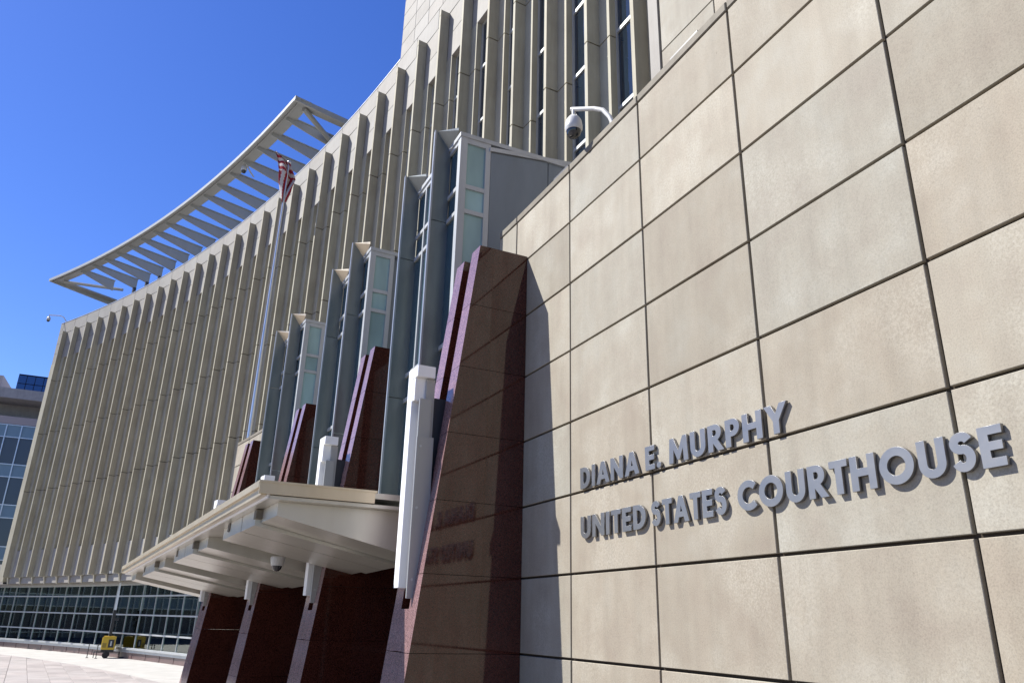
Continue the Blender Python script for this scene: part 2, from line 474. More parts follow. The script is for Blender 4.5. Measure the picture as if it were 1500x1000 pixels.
q = MB(); q.pbox(31.55, 31.9, 0.35, 1.2, 5.9, 28.2, 1)
pm('end_pier', q, M_FIN, court, ID)
q = MB(); q.pbox(31.6, 34, 0.9, 3.5, 5.70, 7.6, 2)
pm('end_wall', q, M_PANEL, court, ID)
# taller wall rising flush above the parapet on the near half
cw = 0.5975
for r in range(9):
    z0 = 33.02 + r * 1.06
    for k in range(17):
        t0 = 10.12 - k * cw
        if t0 - cw < -0.5: break
        panel(t0, t0 - cw, 0.455, z0, z0 + 1.06)
q = MB(); q.pbox(9.98, 10.12, 0.80, 12, 33.1, 42.5, 1)
pm('return_wall', q, M_PANEL, court, ID)
# plain wall to the right of the last fin
q = MB(); q.pbox(2.42, 2.56, -0.02, 1.05, 8, 33.0, 1)
pm('corner_strip', q, M_PANEL, court, ID)
for r in range(11):
    z0 = 8.0 + r * 2.32
    for k in range(7):
        t0 = 2.40 - k * 0.72
        panel(t0, t0 - 0.72, 0.0, z0, z0 + 2.32, M_WALL, gap=0.014, depth=0.3)
for k in range(7):
    panel(2.40 - k * 0.72, 2.40 - (k + 1) * 0.72, 0.03, 33.54, 42.5, M_WALL, depth=0.3)
q = MB(); q.pbox(-2.7, 2.40, 0.25, 1.0, 8.0, 42.4, 5); pm('joint_backing', q, M_JOINT, court, ID)
# glazed hall under the fins
GR = 2.3
hall = MB(); hall.pbox(10.5, 34, 1.0, 2.6, 5.62, 5.72, 26)
pm('soffit', hall, M_PANEL, court, ID)
RZ = [0.80, 1.82, 3.22, 4.64, 5.55]
hd = MB(); hd.pbox(11, 34, GR - 0.14, GR + 0.06, 5.47, 5.66, 26)
pm('glazing_head', hd, M_FRAME, court, ID)
for z in RZ[1:4]:
    rail = MB(); rail.pbox(11, 34, GR - 0.10, GR + 0.05, z - 0.055, z + 0.055, 26); pm('transom', rail, M_FRAME, court, ID)
sill = MB(); sill.pbox(11, 34, GR - 0.22, GR + 0.1, 0.66, 0.80, 26); sill.pbox(11, 34, GR - 0.12, GR + 0.1, 0.46, 0.66, 26)
pm('sill', sill, M_FRAME, court, ID)
mth = [34.62 - 0.8962 * i for i in range(26)]
mu = MB(); mu.box(-0.03, 0.05, -0.03, 0.03, 0.8, 5.5); mu_me = mu.mesh('mullion', M_FRAME)
pn = []
for a, b in zip(RZ[:-1], RZ[1:]):
    q = MB(); q.box(0.0, 0.012, 0.03, BAY * 1.0 - 0.01, a + 0.03, b - 0.03); pn.append(q.mesh('pane', M_CLEAR))
bs = MB(); bs.chbox(-0.06, 0.2, 0.006, BAY * 1.005, -0.02, 0.46, 0.008); bs_me = bs.mesh('base_slab', M_GBASE)
colm = MB(); colm.lathe([(0.32, 0.0), (0.32, 5.6)], (0.75, 1.2, 0), 16); col_me = colm.mesh('column', M_ROOM, True)
for i, th in enumerate(mth):
    if th < 11.2: break
    part('mullion', mu_me, court, F(th, GR))
    part('base_slab', bs_me, court, F(th, GR))
    for q in pn: part('pane', q, court, F(th, GR))
    if i % 2 == 0: part('column', col_me, court, F(th, GR))
rm = MB(); rm.pbox(10.5, 35, GR + 0.1, GR + 11, 0.3, 0.40, 26); pm('hall_floor', rm, M_ROOMF, court, ID)
rm = MB(); rm.pbox(10.5, 35, GR + 4.4, GR + 4.7, 0.4, 5.7, 26); rm.pbox(10.2, 10.5, GR, GR + 9.3, 0.4, 5.7, 1); rm.pbox(34.9, 35.1, GR, GR + 9.3, 0, 5.7, 1)
pm('hall_back_wall', rm, M_ROOM, court, ID)
rm = MB(); rm.pbox(10.5, 35, GR + 0.1, GR + 9.3, 5.6, 5.7, 26); pm('hall_ceiling', rm, M_ROOM, court, ID)
# blue display board and benches inside the hall
q = MB(); q.box(0.6, 0.66, -0.75, 0.75, 1.9, 3.15); pm('display_board', q, M_BLUEP, court, F(21.45, GR))
for th in (23.2, 24.0, 28.3, 30.2):
    q = MB(); q.box(0.8, 1.3, -0.7, 0.7, 0.78, 0.86); q.box(0.8, 0.88, -0.7, 0.7, 0.86, 1.25)
    for y in (-0.62, 0.56): q.box(0.84, 0.90, y, y + 0.06, 0.40, 0.78); q.box(1.2, 1.26, y, y + 0.06, 0.40, 0.78)
    pm('bench', q, M_CHAIR, court, F(th, GR))

# ================================================================== ROOF TRELLIS
TZ = 38.6
trel = thing('roof_trellis', 'pale steel trellis of ribs high above the curved roof edge', 'roof trellis', F(23, 2, 33.1))
T0, T1, TR0 = 15.10, 32.88, -0.85
q = MB(); q.pbox(T0, T1, TR0, TR0 + 0.14, TZ - 0.30, TZ, 24); pm('edge_beam', q, M_WHITE, trel, ID)
q = MB(); q.pbox(T0, T1, TR0 + 0.14, TR0 + 1.25, TZ - 0.14, TZ - 0.02, 24); pm('edge_plate', q, M_WHITE, trel, ID)
q = MB(); q.pbox(T0, T1, TR0 + 0.36, TR0 + 0.44, TZ - 0.30, TZ - 0.14, 24); pm('drip_flange', q, M_WHITE, trel, ID)
for i in range(17):
    t = 30.75 - 0.9185 * i
    r0, r1 = TR0 + 0.46, (4.65 if i > 0 else 3.4)
    q = MB(); q.prism([(r0, TZ - 0.10), (r0, TZ - 0.42), (r1, TZ - 1.25), (r1, TZ - 0.05)], -0.05, 0.05)
    q.box(r0 + 0.4, r1 + 0.06, -0.13, 0.13, TZ - 0.06, TZ + 0.02)
    rb = pm('rib', q, M_WHITE, trel, F(t))
    if i: q = MB(); q.box(r1 - 0.32, r1 - 0.02, -0.13, 0.13, 33.0, TZ - 1.1); pm('post', q, M_RAIL, rb, F(t))
for t, sg in ((T0 + 0.06, 1), (T1 - 0.06, -1)):
    q = MB(); q.prism([(TR0, TZ), (TR0, TZ - 0.34), (8.0, TZ - 0.65), (8.0, TZ)], -0.10, 0.10); pm('end_beam', q, M_WHITE, trel, F(t))
    y0, y1 = sorted((sg * 0.10, sg * 0.95))
    q = MB(); q.box(TR0 + 1.25, 8.0, y0, y1, TZ - 0.14, TZ - 0.02); pm('end_plate', q, M_WHITE, trel, F(t))
a = W(T0 + 0.25, TR0 + 1.0, TZ - 0.3); b = W(T0 + 1.3, 5.2, TZ - 0.8)
q = MB(); q.tube([a, b], 0.20, 8); pm('diagonal_brace', q, M_WHITE, trel, ID)
a = W(T1 - 0.5, TR0 + 1.0, TZ - 0.3); b = W(T1 - 2.2, 4.4, TZ - 0.8)
q = MB(); q.tube([a, b], 0.18, 8); pm('diagonal_brace', q, M_WHITE, trel, ID)
q = MB(); q.pbox(10.2, 31.5, 4.9, 5.3, 32.6, TZ - 2.8, 24); pm('roof_plant_wall', q, M_PANEL, court, ID)

# ================================================================== PODIUM WALL WITH THE NAME
RW = -4.42
ROWS = [-0.55, 0.58, 1.72, 2.85, 3.98, 5.11, 6.22, 7.39, 8.56, 9.70, 10.70]
VT = [2.42, 2.13, 1.375, 0.610, -0.145, -0.90, -1.66, -2.42, -3.18, -3.94]
def podium(name, label, vts, tth):
    wl = thing(name, label, 'wall', F(tth, RW, 0), 'stone walls beside the entrance')
    t0, t1 = vts[0], vts[-1]
    q = MB(); q.pbox(t1, t0, RW + 0.05, RW + 0.5, -0.5, 10.72, 10); pm('joint_backing', q, M_JOINT, wl, ID)
    for a, b in zip(vts[:-1], vts[1:]):
        tm = (a + b) / 2; hw = math.radians(a - b) / 2 * (R0 + RW) - 0.019
        for z0, z1 in zip(ROWS[:-1], ROWS[1:]):
            q = MB(); q.chbox(random.uniform(-0.003, 0.003), 0.06, -hw, hw, z0 + 0.017, z1 - 0.017, 0.005)
            pm('panel', q, M_WALL, wl, F(tm, RW))
        q = MB(); q.chbox(-0.012, 0.62, -hw - 0.008, hw + 0.008, 10.705, 10.84, 0.012)
        pm('coping', q, M_COPE, wl, F(tm, RW))
    return wl
wall = podium('entrance_wall', 'pale stone panel wall carrying the metal courthouse lettering', VT, 0.0)
podium('entrance_wall', 'pale stone end wall beyond the farthest granite pier', [11.3, 10.65, 9.95, 9.35], 10.3)
q = MB(); q.box(0.03, 0.5, -0.06, 0.0, 5.4, 10.70); pm('end_face', q, M_WALL, wall, F(2.44, RW))
q = MB(); q.box(0.03, 1.2, -0.06, 0.0, -0.5, 5.38); pm('vestibule_side', q, M_GRAN, wall, F(2.44, RW))
for t0, t1 in ((0.31, 0.08), (1.60, 1.41)):
    q = MB(); q.pbox(t1, t0, RW + 0.02, RW + 0.12, 10.845, 10.90, 2); pm('flashing', q, M_RAIL, wall, ID)
q = MB(); q.pbox(-5, 2.40, RW + 0.55, 0.0, 9.6, 10.2, 7); pm('roof_deck', q, M_ROOF, wall, ID)

# ------------------------------------------------------------------ raised lettering
def arc(cx, cy, rx, ry, a0, a1, n=14):
    return [(cx + rx * math.cos(math.radians(a0 + (a1 - a0) * i / n)), cy + ry * math.sin(math.radians(a0 + (a1 - a0) * i / n))) for i in range(n + 1)]
def stroke(pts, hw):
    L, Rr = [], []
    for i, p in enumerate(pts):
        a = pts[max(i - 1, 0)]; b = pts[min(i + 1, len(pts) - 1)]
        dx, dy = b[0] - a[0], b[1] - a[1]; l = math.hypot(dx, dy)
        nx, ny = -dy / l * hw, dx / l * hw
        L.append((p[0] + nx, p[1] + ny)); Rr.append((p[0] - nx, p[1] - ny))
    return L + Rr[::-1]
GL = {
 'D': (0.74, [[(0, 0), (0, 1), (0.27, 1)] + arc(0.27, 0.5, 0.47, 0.5, 88, -88) + [(0.27, 0)], [(0.2, 0.19), (0.2, 0.81)] + arc(0.27, 0.5, 0.26, 0.31, 90, -90)]),
 'I': (0.2, [[(0, 0), (0, 1), (0.2, 1), (0.2, 0)]]),
 'A': (0.9, [[(0, 0), (0.34, 1), (0.56, 1), (0.9, 0), (0.68, 0), (0.61, 0.2), (0.29, 0.2), (0.22, 0)], [(0.345, 0.37), (0.45, 0.70), (0.555, 0.37)]]),
 'N': (0.82, [[(0, 0), (0, 1), (0.2, 1), (0.62, 0.36), (0.62, 1), (0.82, 1), (0.82, 0), (0.62, 0), (0.2, 0.64), (0.2, 0)]]),
 'E': (0.54, [[(0, 0), (0, 1), (0.54, 1), (0.54, 0.82), (0.2, 0.82), (0.2, 0.6), (0.51, 0.6), (0.51, 0.42), (0.2, 0.42), (0.2, 0.18), (0.54, 0.18), (0.54, 0)]]),
 '.': (0.2, [arc(0.1, 0.1, 0.11, 0.11, 0, 345, 15)]),
 'M': (1.0, [[(0, 0), (0.06, 1), (0.24, 1), (0.5, 0.42), (0.76, 1), (0.94, 1), (1, 0), (0.8, 0), (0.765, 0.60), (0.55, 0.10), (0.45, 0.10), (0.235, 0.60), (0.2, 0)]]),
 'U': (0.72, [[(0, 1), (0, 0.36)] + arc(0.36, 0.36, 0.36, 0.375, 182, 358) + [(0.72, 0.36), (0.72, 1), (0.52, 1), (0.52, 0.36)] + arc(0.36, 0.36, 0.16, 0.185, -2, -178) + [(0.2, 0.36), (0.2, 1)]]),
 'R': (0.66, [[(0, 0), (0, 1), (0.31, 1)] + arc(0.31, 0.70, 0.29, 0.30, 88, -70) + [(0.68, 0), (0.44, 0), (0.2, 0.36), (0.2, 0)], [(0.2, 0.56), (0.2, 0.83), (0.29, 0.83)] + arc(0.29, 0.695, 0.115, 0.135, 88, -88) + [(0.29, 0.56)]]),
 'P': (0.6, [[(0, 0), (0, 1), (0.31, 1)] + arc(0.31, 0.69, 0.29, 0.31, 88, -88) + [(0.2, 0.38), (0.2, 0)], [(0.2, 0.55), (0.2, 0.83), (0.29, 0.83)] + arc(0.29, 0.69, 0.115, 0.14, 88, -88) + [(0.29, 0.55)]]),
 'H': (0.78, [[(0, 0), (0, 1), (0.2, 1), (0.2, 0.61), (0.58, 0.61), (0.58, 1), (0.78, 1), (0.78, 0), (0.58, 0), (0.58, 0.42), (0.2, 0.42), (0.2, 0)]]),
 'Y': (0.82, [[(0, 1), (0.23, 1), (0.41, 0.64), (0.59, 1), (0.82, 1), (0.51, 0.44), (0.51, 0), (0.31, 0), (0.31, 0.44)]]),
 'T': (0.6, [[(0, 1), (0.6, 1), (0.6, 0.82), (0.4, 0.82), (0.4, 0), (0.2, 0), (0.2, 0.82), (0, 0.82)]]),
 'S': (0.58, [stroke(arc(0.29, 0.735, 0.185, 0.17, 22, 262, 18) + arc(0.29, 0.335, 0.195, 0.235, 86, -152, 18), 0.097)]),
 'C': (0.84, [stroke(arc(0.5, 0.5, 0.40, 0.41, 46, 314, 26), 0.102)]),
 'O': (1.0, [arc(0.5, 0.5, 0.5, 0.512, 0, 352.5, 47), arc(0.5, 0.5, 0.295, 0.30, 0, 350, 35)]),
}
def glyph_mesh(ch, sx, H):
    cu = bpy.data.curves.new('letter', 'CURVE'); cu.dimensions = '2D'; cu.fill_mode = 'BOTH'
    cu.extrude = 0.017; cu.bevel_depth = 0.001; cu.bevel_resolution = 1; cu.offset = 0.0055
    for poly in GL[ch][1]:
        sp = cu.splines.new('POLY'); sp.points.add(len(poly) - 1)
        for p, (x, y) in zip(sp.points, poly): p.co = (x * H * sx, y * H, 0, 1)
        sp.use_cyclic_u = True
    tmp = bpy.data.objects.new('tmp', cu); COL.objects.link(tmp)
    me = bpy.data.meshes.new_from_object(tmp.evaluated_get(bpy.context.evaluated_depsgraph_get()))
    bpy.data.objects.remove(tmp); bpy.data.curves.remove(cu)
    me.name = 'letter'; me.materials.clear(); me.materials.append(M_LETTER)
    return me
def word(sign, txt, t0, t1, z, H):
    gap = 0.165
    tot = sum(GL[c][0] for c in txt) + gap * (len(txt) - 1)
    sx = math.radians(t0 - t1) * (R0 + RW) / H / tot
    x = 0.0
    for c in txt:
        th = t0 - math.degrees(x * H * sx / (R0 + RW))
        t = math.radians(th)
        X = Vector((math.sin(t), -math.cos(t), 0)); Z = Vector((-math.cos(t), -math.sin(t), 0))
        p = W(th, RW - 0.026, z)
        Mx = Matrix(((X.x, 0, Z.x, p.x), (X.y, 0, Z.y, p.y), (0, 1, 0, p.z), (0, 0, 0, 1)))
        part('letter', glyph_mesh(c, sx, H), sign, Mx)
        x += GL[c][0] + gap * (0.8 if c == 'A' or c == 'T' else 1)
s1 = thing('name_lettering', 'brushed metal letters reading DIANA E. MURPHY on the stone wall', 'lettering', F(0.5, RW, 5.14), 'metal letters on the wall')
word(s1, 'DIANA', 1.240, 0.690, 5.143, 0.290)
word(s1, 'E.', 0.637, 0.520, 5.143, 0.290)
word(s1, 'MURPHY', 0.453, -0.270, 5.143, 0.290)
s2 = thing('title_lettering', 'brushed metal letters reading UNITED STATES COURTHOUSE on the stone wall', 'lettering', F(0.1, RW, 4.44), 'metal letters on the wall')
word(s2, 'UNITED', 1.240, 0.650, 4.446, 0.290)
word(s2, 'STATES', 0.605, 0.085, 4.446, 0.290)
word(s2, 'COURTHOUSE', 0.025, -1.042, 4.446, 0.290)

# ================================================================== GRANITE PIERS
PT = [1.956, 4.262, 6.62, 9.04]
pf = lambda z: -5.385 - 0.124 * (9.75 - z)
PROWS = [-0.2, 0.58, 1.72, 2.85, 3.98, 5.11, 6.22, 7.39, 8.56, 9.75]
pl = ['tall red granite pier standing against the stone wall with lettering', 'red granite pier second from the lettered wall, cut by the canopy',
      'red granite pier third from the lettered wall, behind the canopy', 'farthest red granite pier, at the left end of the canopy']
ll = ['stepped white metal lamp in the granite pier beside the lettered wall', 'stepped white metal lamp in the second granite pier from the lettered wall',
      'stepped white metal lamp in the third granite pier from the lettered wall', 'stepped white metal lamp in the farthest granite pier']
blocks = {}
def course(i, y0, y1, back):
    k = (i, y0, back)
    if k not in blocks:
        z0, z1 = PROWS[i] + 0.004, PROWS[i + 1] - 0.004
        if i == len(PROWS) - 2: z1 = 9.75
        q = MB(); q.hexa([(pf(z0), y0, z0), (pf(z1), y0, z1), (pf(z0), y1, z0), (pf(z1), y1, z1), (back, y0, z0), (back, y0, z1), (back, y1, z0), (back, y1, z1)])
        q.mi = [1, 0, 0, 0, 0, 0]
        blocks[k] = q.mesh('granite_block', [M_GRAN, M_GRANF])
    return blocks[k]
for n, tp in enumerate(PT):
    Mx = F(tp)
    pier = thing('granite_pier', pl[n], 'pier', F(tp, -5.8, 0), 'granite piers along the entrance')
    back = RW - 0.004 if n == 0 else -3.9
    for i in range(len(PROWS) - 1):
        part('granite_block', course(i, 0.0, 0.37, back), pier, Mx)
        part('granite_block', course(i, 0.75, 1.12, back), pier, Mx)
        if PROWS[i + 1] < 3.5:
            part('granite_block', course(i, 0.376, 0.744, back), pier, Mx)
    q = MB(); q.hexa([(pf(2.86), 0.376, 2.86), (pf(3.47), 0.376, 3.47), (pf(2.86), 0.744, 2.86), (pf(3.47), 0.744, 3.47), (back, 0.376, 2.86), (back, 0.376, 3.47), (back, 0.744, 2.86), (back, 0.744, 3.47)])
    q.mi = [1, 0, 0, 0, 0, 0]; pm('granite_block', q, [M_GRAN, M_GRANF], pier, Mx)
    q = MB(); q.box(back - 0.35, back, 0.372, 0.748, 3.46, 9.6); pm('slot_backing', q, M_GRAN, pier, Mx)
    lamp = thing('wall_lamp', ll[n], 'lamp', F(tp, -6.2, 3.7), 'stepped lamps in the granite piers')
    for y0, y1, xo, xi, z0, z1, mt in ((0.56, 0.80, -6.35, -5.98, 3.78, 7.40, M_LAMP), (0.33, 0.558, -6.345, -6.0, 7.20, 7.398, M_LAMP),
                                       (0.442, 0.558, -6.342, -6.0, 6.80, 7.198, M_LAMP), (0.40, 0.44, -6.16, -5.97, 3.82, 7.19, M_LAMP_SHADED),
                                       (0.355, 0.398, -6.27, -6.03, 3.75, 6.82, M_LAMP_SHADED), (0.312, 0.353, -6.29, -5.97, 3.62, 6.16, M_LAMP_SHADED)):
        q = MB(); q.chbox(xo + 0.05, xi + 0.02, y0, y1, z0, z1, 0.006); pm('lamp_plate', q, mt, lamp, Mx)
    q = MB(); q.box(-6.1, -5.0, 0.50, 0.62, 3.9, 6.9); pm('mounting_bar', q, M_RAIL, lamp, Mx)
    for z in (3.9, 5.0, 6.0):
        q = MB(); q.tube([(-6.17, 0.315, z), (-6.17, 0.304, z)], 0.022, 8); pm('bolt', q, M_FRAME, lamp, Mx)

# ================================================================== SAWTOOTH WINDOW BAYS
bl = ['metal and glass window bay beside the tall pier, nearest the lettering', 'metal and glass window bay above the second granite pier',
      'metal and glass window bay farthest along, above the third pier']
XE = -5.2
WZ = [5.3, 7.95, 8.55, 11.48, 12.08, 13.30]
for n in range(3):
    tp = PT[n]; Mx = F(tp)
    if n == 0: Mx = F(tp - 0.0)
    bay = thing('window_bay', bl[n], 'window bay', F(tp + 0.7, XE, 5.3), 'sawtooth window bays over the entrance')
    y0 = 1.78 + (0.0, 0.05, 0.30)[n]
    yc1, yc2 = y0 + 0.68, y0 + 2.80
    q = MB(); q.box(XE + 0.07, -4.5, y0 + 0.08, yc2 - 0.02, 5.3, 13.24); pm('bay_core', q, M_BACK, bay, Mx)
    q = MB(); q.box(-4.49, -2.42, y0 + 0.14, yc2 + 0.06, 9.0, 13.29); pm('metal_side', q, M_SLATE, bay, Mx)
    q = MB(); q.box(XE - 0.02, -2.4, y0 - 0.02, yc2 + 0.1, 13.30, 13.40); pm('roof_cap', q, M_FRAME, bay, Mx)
    # face towards the near end
    q = MB(); q.box(XE, XE + 0.16, y0, y0 + 0.16, 5.3, 13.30); pm('corner_post', q, M_FRAME, bay, Mx)
    q = MB(); q.box(-4.60, -4.48, y0, y0 + 0.10, 5.3, 13.30)
    for z in WZ[1:]: q.box(XE + 0.16, -4.60, y0 + 0.005, y0 + 0.09, z - (0.13 if z > 13 else 0.05), z + (0 if z > 13 else 0.05))
    pm('near_frame', q, M_FRAME, bay, Mx)
    for a, b in zip(WZ[:-1], WZ[1:]):
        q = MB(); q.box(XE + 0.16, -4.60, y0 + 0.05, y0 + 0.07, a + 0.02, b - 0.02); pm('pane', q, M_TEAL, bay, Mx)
    # face along the front, before and after the first blade
    q = MB()
    for (a, b) in ((y0 + 0.16, yc1), (yc1 + 0.12, yc2)):
        for z in WZ[1:]: q.box(XE + 0.01, XE + 0.09, a, b, z - (0.12 if z > 13 else 0.045), z + (0 if z > 13 else 0.045))
        if b - a > 1: q.box(XE + 0.004, XE + 0.09, b - 0.62, b - 0.55, 5.3, 13.18)
    pm('front_frame', q, M_FRAME, bay, Mx)
    for (a, b) in ((y0 + 0.16, yc1), (yc1 + 0.12, yc2 - 0.59), (yc2 - 0.59, yc2)):
        for z0, z1 in zip(WZ[:-1], WZ[1:]):
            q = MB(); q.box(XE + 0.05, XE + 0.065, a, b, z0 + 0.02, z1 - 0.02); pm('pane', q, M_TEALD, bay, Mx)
    for yc in (yc1, yc2):
        for z0, z1 in ((5.3, 7.99), (8.01, 11.46), (11.48, 13.74)):
            q = MB()
            if z1 < 13: q.box(-5.54, XE + 0.09, yc, yc + 0.09, z0, z1)
            else: q.prism([(-5.54, z0), (-5.54, z1), (XE + 0.03, 13.30), (XE + 0.03, z0)], yc, yc + 0.09)
            pm('cheek_panel', q, M_CHEEK, bay, Mx)
        q = MB()   # small sloping head that closes the recess at the top
        A, B, Cc = (-5.52, yc, 13.74), (XE + 0.03, yc - 0.42, 13.62), (XE + 0.03, yc, 13.30)
        A2, B2, C2 = (-5.52, yc + 0.08, 13.78), (XE + 0.03, yc - 0.40, 13.70), (XE + 0.03, yc + 0.08, 13.40)
        for f in ((A, B, Cc), (A2, C2, B2), (A, A2, B2, B), (B, B2, C2, Cc), (A, Cc, C2, A2)): q.face(f)
        pm('hood', q, M_FASCIA if n else M_CHEEK, bay, Mx)  # farther hoods take the tan plaza reflection as their colour
        q = MB(); q.box(-5.58, -5.541, yc - 0.004, yc + 0.026, 5.3, 13.76); q.box(-5.57, -5.541, yc + 0.064, yc + 0.094, 5.3, 13.76)
        pm('edge_flange', q, M_FLANGE, bay, Mx)
    if n < 2:
        yn = math.radians(PT[n + 1] - tp) * (R0 - 5.2)
        q = MB(); q.box(-4.9, -4.3, yc2 + 0.1, yn + y0, 5.3, 9.6); pm('link_wall', q, M_CHEEK, bay, Mx)
q = MB(); q.prism([(-4.47, 9.4), (-4.47, 13.12), (0.4, 13.42), (0.4, 9.4)], 0.0, 0.12)
mw = thing('metal_return_wall', 'blue grey metal panel wall rising behind the stone coping', 'wall', F(2.61, -3.4, 9.4))
q = MB(); q.prism([(-4.46, 9.4), (-4.46, 13.10), (-3.02, 13.30), (-3.02, 9.4)], 0.0, 0.10); pm('metal_panel', q, M_SLATE, mw, F(2.61))
q = MB(); q.prism([(-3.0, 9.4), (-3.0, 13.30), (0.3, 13.74), (0.3, 9.4)], 0.0, 0.10); pm('metal_panel', q, M_SLATE, mw, F(2.61))
q = MB(); q.prism([(-4.5, 13.12), (-4.5, 13.22), (0.3, 13.86), (0.3, 13.76)], -0.03, 0.3); pm('top_trim', q, M_FRAME, mw, F(2.61))
q = MB(); q.box(-4.46, -2.0, 0.13, 0.2, 9.0, 13.0); pm('backing', q, M_BACK, mw, F(2.61))

# ================================================================== ENTRANCE DOORS BEHIND THE PIERS
ent = thing('entrance_glazing', 'dark glazed entrance doors deep behind the granite piers', 'doors', F(5.7, -3.4, 0))
q = MB(); q.pbox(2.45, 9.4, -3.6, -3.4, 0.0, 5.2, 8); pm('door_glass', q, M_WIN, ent, ID)
q = MB(); q.pbox(2.45, 9.4, -3.7, -3.58, 2.5, 2.62, 8)
for i in range(14): q.pbox(2.5 + i * 0.52, 2.53 + i * 0.52, -3.7, -3.58, 0, 4.4, 1)
pm('door_frame', q, M_RAIL, ent, ID)
q = MB(); q.pbox(2.42, 9.4, -5.2, -3.4, 4.55, 5.1, 8); pm('ceiling', q, M_BACK, ent, ID)

# ================================================================== CANOPY
can = thing('entrance_canopy', 'broad pale metal canopy jutting out over the entrance between granite piers', 'canopy', F(6.2, -6.5, 4.3))
CA, CB = 2.62, 10.25
zc = lambda t: -(t - CA) * 0.0615
_pa, _pb = W(CA, -8.43, 0), W(CB, -8.72, 0)
def co(t):
    a = math.radians(t); ux, uy = math.cos(a), math.sin(a); dx, dy = _pb.x - _pa.x, _pb.y - _pa.y
    return ((_pa.x - OX) * dy - (_pa.y - OY) * dx) / (ux * dy - uy * dx) - R0
zz = lambda h: (lambda t: h + zc(t))
q = MB(); q.pbox(CA, CB, lambda t: co(t) + 0.08, -5.66, zz(5.30), zz(5.40), 12); pm('roof_slab', q, M_SOFFIT, can, ID)
q = MB(); q.pbox(CA, CB, co, lambda t: co(t) + 0.09, zz(5.32), zz(5.43), 12); q.pbox(CA, CB, lambda t: co(t) + 0.05, lambda t: co(t) + 0.14, zz(5.19), zz(5.32), 12)
pm('outer_fascia', q, M_FASCIA, can, ID)
q = MB(); q.pbox(CA, CB, lambda t: co(t) + 0.15, lambda t: co(t) + 0.20, zz(5.15), zz(5.22), 12); pm('gutter_trim', q, M_LAMP, can, ID)
q = MB(); q.box(-8.42, -6.45, -0.06, 0.0, 5.21, 5.395); q.box(-8.43, -6.42, -0.075, 0.02, 5.395, 5.43); pm('near_fascia', q, M_FASCIA, can, F(CA))
q = MB(); q.box(-8.7, -6.4, 0.0, 0.06, 5.21 + zc(CB), 5.43 + zc(CB)); pm('far_fascia', q, M_FASCIA, can, F(CB))
q = MB(); q.pbox(CA, CB, lambda t: co(t) + 0.18, -5.68, zz(5.142), zz(5.20), 12); pm('edge_soffit', q, M_SOFFIT, can, ID)
# stepped soffit planks, running from the wall to the outer edge in three bays
def plank(t0, t1, xo, drop):
    zo, zi = 4.86 + drop, 4.30 + drop
    so = xo + 8.43
    q = MB()
    q.hexa([W(t, co(t) + so if r is None else r, z + zc(t)) for r, zl in ((None, zo), (-5.45, zi)) for t in (t0, t1) for z in (zl, 5.14)])
    pm('soffit_plank', q, M_SOFFIT, can, ID)
for n in range(3):
    a = PT[n] + (0.74 if n == 0 else 0.62); b = PT[n + 1] + 0.02
    wid = (b - a) / 4
    for k in range(4):
        xo = (-8.02, -8.12, -8.12, -8.02)[k]
        plank(a + wid * k + 0.008, a + wid * (k + 1) - 0.008, xo, (0.05, 0.0, 0.0, 0.05)[k])
    for k in (1, 3):  # dark blocks stand in for the shade in gaps between planks
        q = MB(); tq = a + wid * k
        q.pbox(tq - 0.03, tq + 0.03, lambda t: co(t) + 0.29, lambda t: co(t) + 0.45, zz(4.97), zz(5.13), 1); pm('notch_shade', q, M_COPE, can, ID)
plank(PT[3] + 0.62, CB - 0.15, -8.05, 0.05)
for n in range(3):
    q = MB(); q.pbox(PT[n + 1] + 0.04, PT[n + 1] + 0.60, -7.9, -6.6, zz(5.02), zz(5.13), 1); pm('slot_soffit', q, M_SOFFIT, can, ID)

# ================================================================== CAMERAS
def dome_cam(name, label, M, arm, drop=0.0, s=1.0):
    o = thing(name, label, 'security camera', M)
    q = MB(); q.tube(arm, 0.035 * s, 10); pm('arm', q, M_CAMW, o, ID, smooth=True)
    e = Vector(arm[-1]); e = e + (Vector(arm[-2]) - e).normalized() * 0.05
    q = MB(); q.lathe([(0.03 * s, 0.0), (0.03 * s, -0.12 * s), (0.07 * s, -0.14 * s), (0.12 * s, -0.22 * s), (0.135 * s, -0.32 * s), (0.135 * s, -0.36 * s), (0.118 * s, -0.40 * s)], e, 20)
    pm('housing', q, M_CAMW, o, ID, smooth=True)
    q = MB(); q.lathe([(0.112 * s, -0.40 * s), (0.105 * s, -0.45 * s), (0.075 * s, -0.50 * s), (0.03 * s, -0.52 * s)], e, 20)
    pm('lens_dome', q, M_DOME, o, ID, smooth=True)
    return o
base = W(0.90, RW + 0.10, 10.82); tip = W(1.215, -4.62, 11.64)
d = tip - base
arm = [base, base + d * 0.10 + Vector((0, 0, 0.16)), base + d * 0.25 + Vector((0, 0, 0.24)), base + d * 0.45 + Vector((0, 0, 0.20)), base + d * 0.75 + Vector((0, 0, 0.09)), tip]
dome_cam('security_camera', 'white dome camera hanging from a curved arm on the wall coping', Matrix.Translation(base), arm, s=1.12)
p = W(4.72, -6.86, 4.62)
o = thing('security_camera', 'small white dome camera mounted under the entrance canopy', 'security camera', Matrix.Translation(p))
q = MB(); q.lathe([(0.16, 0.0), (0.17, -0.05), (0.14, -0.20)], p, 20); pm('housing', q, M_CAMW, o, ID, smooth=True)
q = MB(); q.lathe([(0.12, -0.20), (0.10, -0.27), (0.05, -0.32)], p, 20); pm('lens_dome', q, M_DOME, o, ID, smooth=True)
a = W(19.2, TR0 + 1.0, TZ - 0.2)
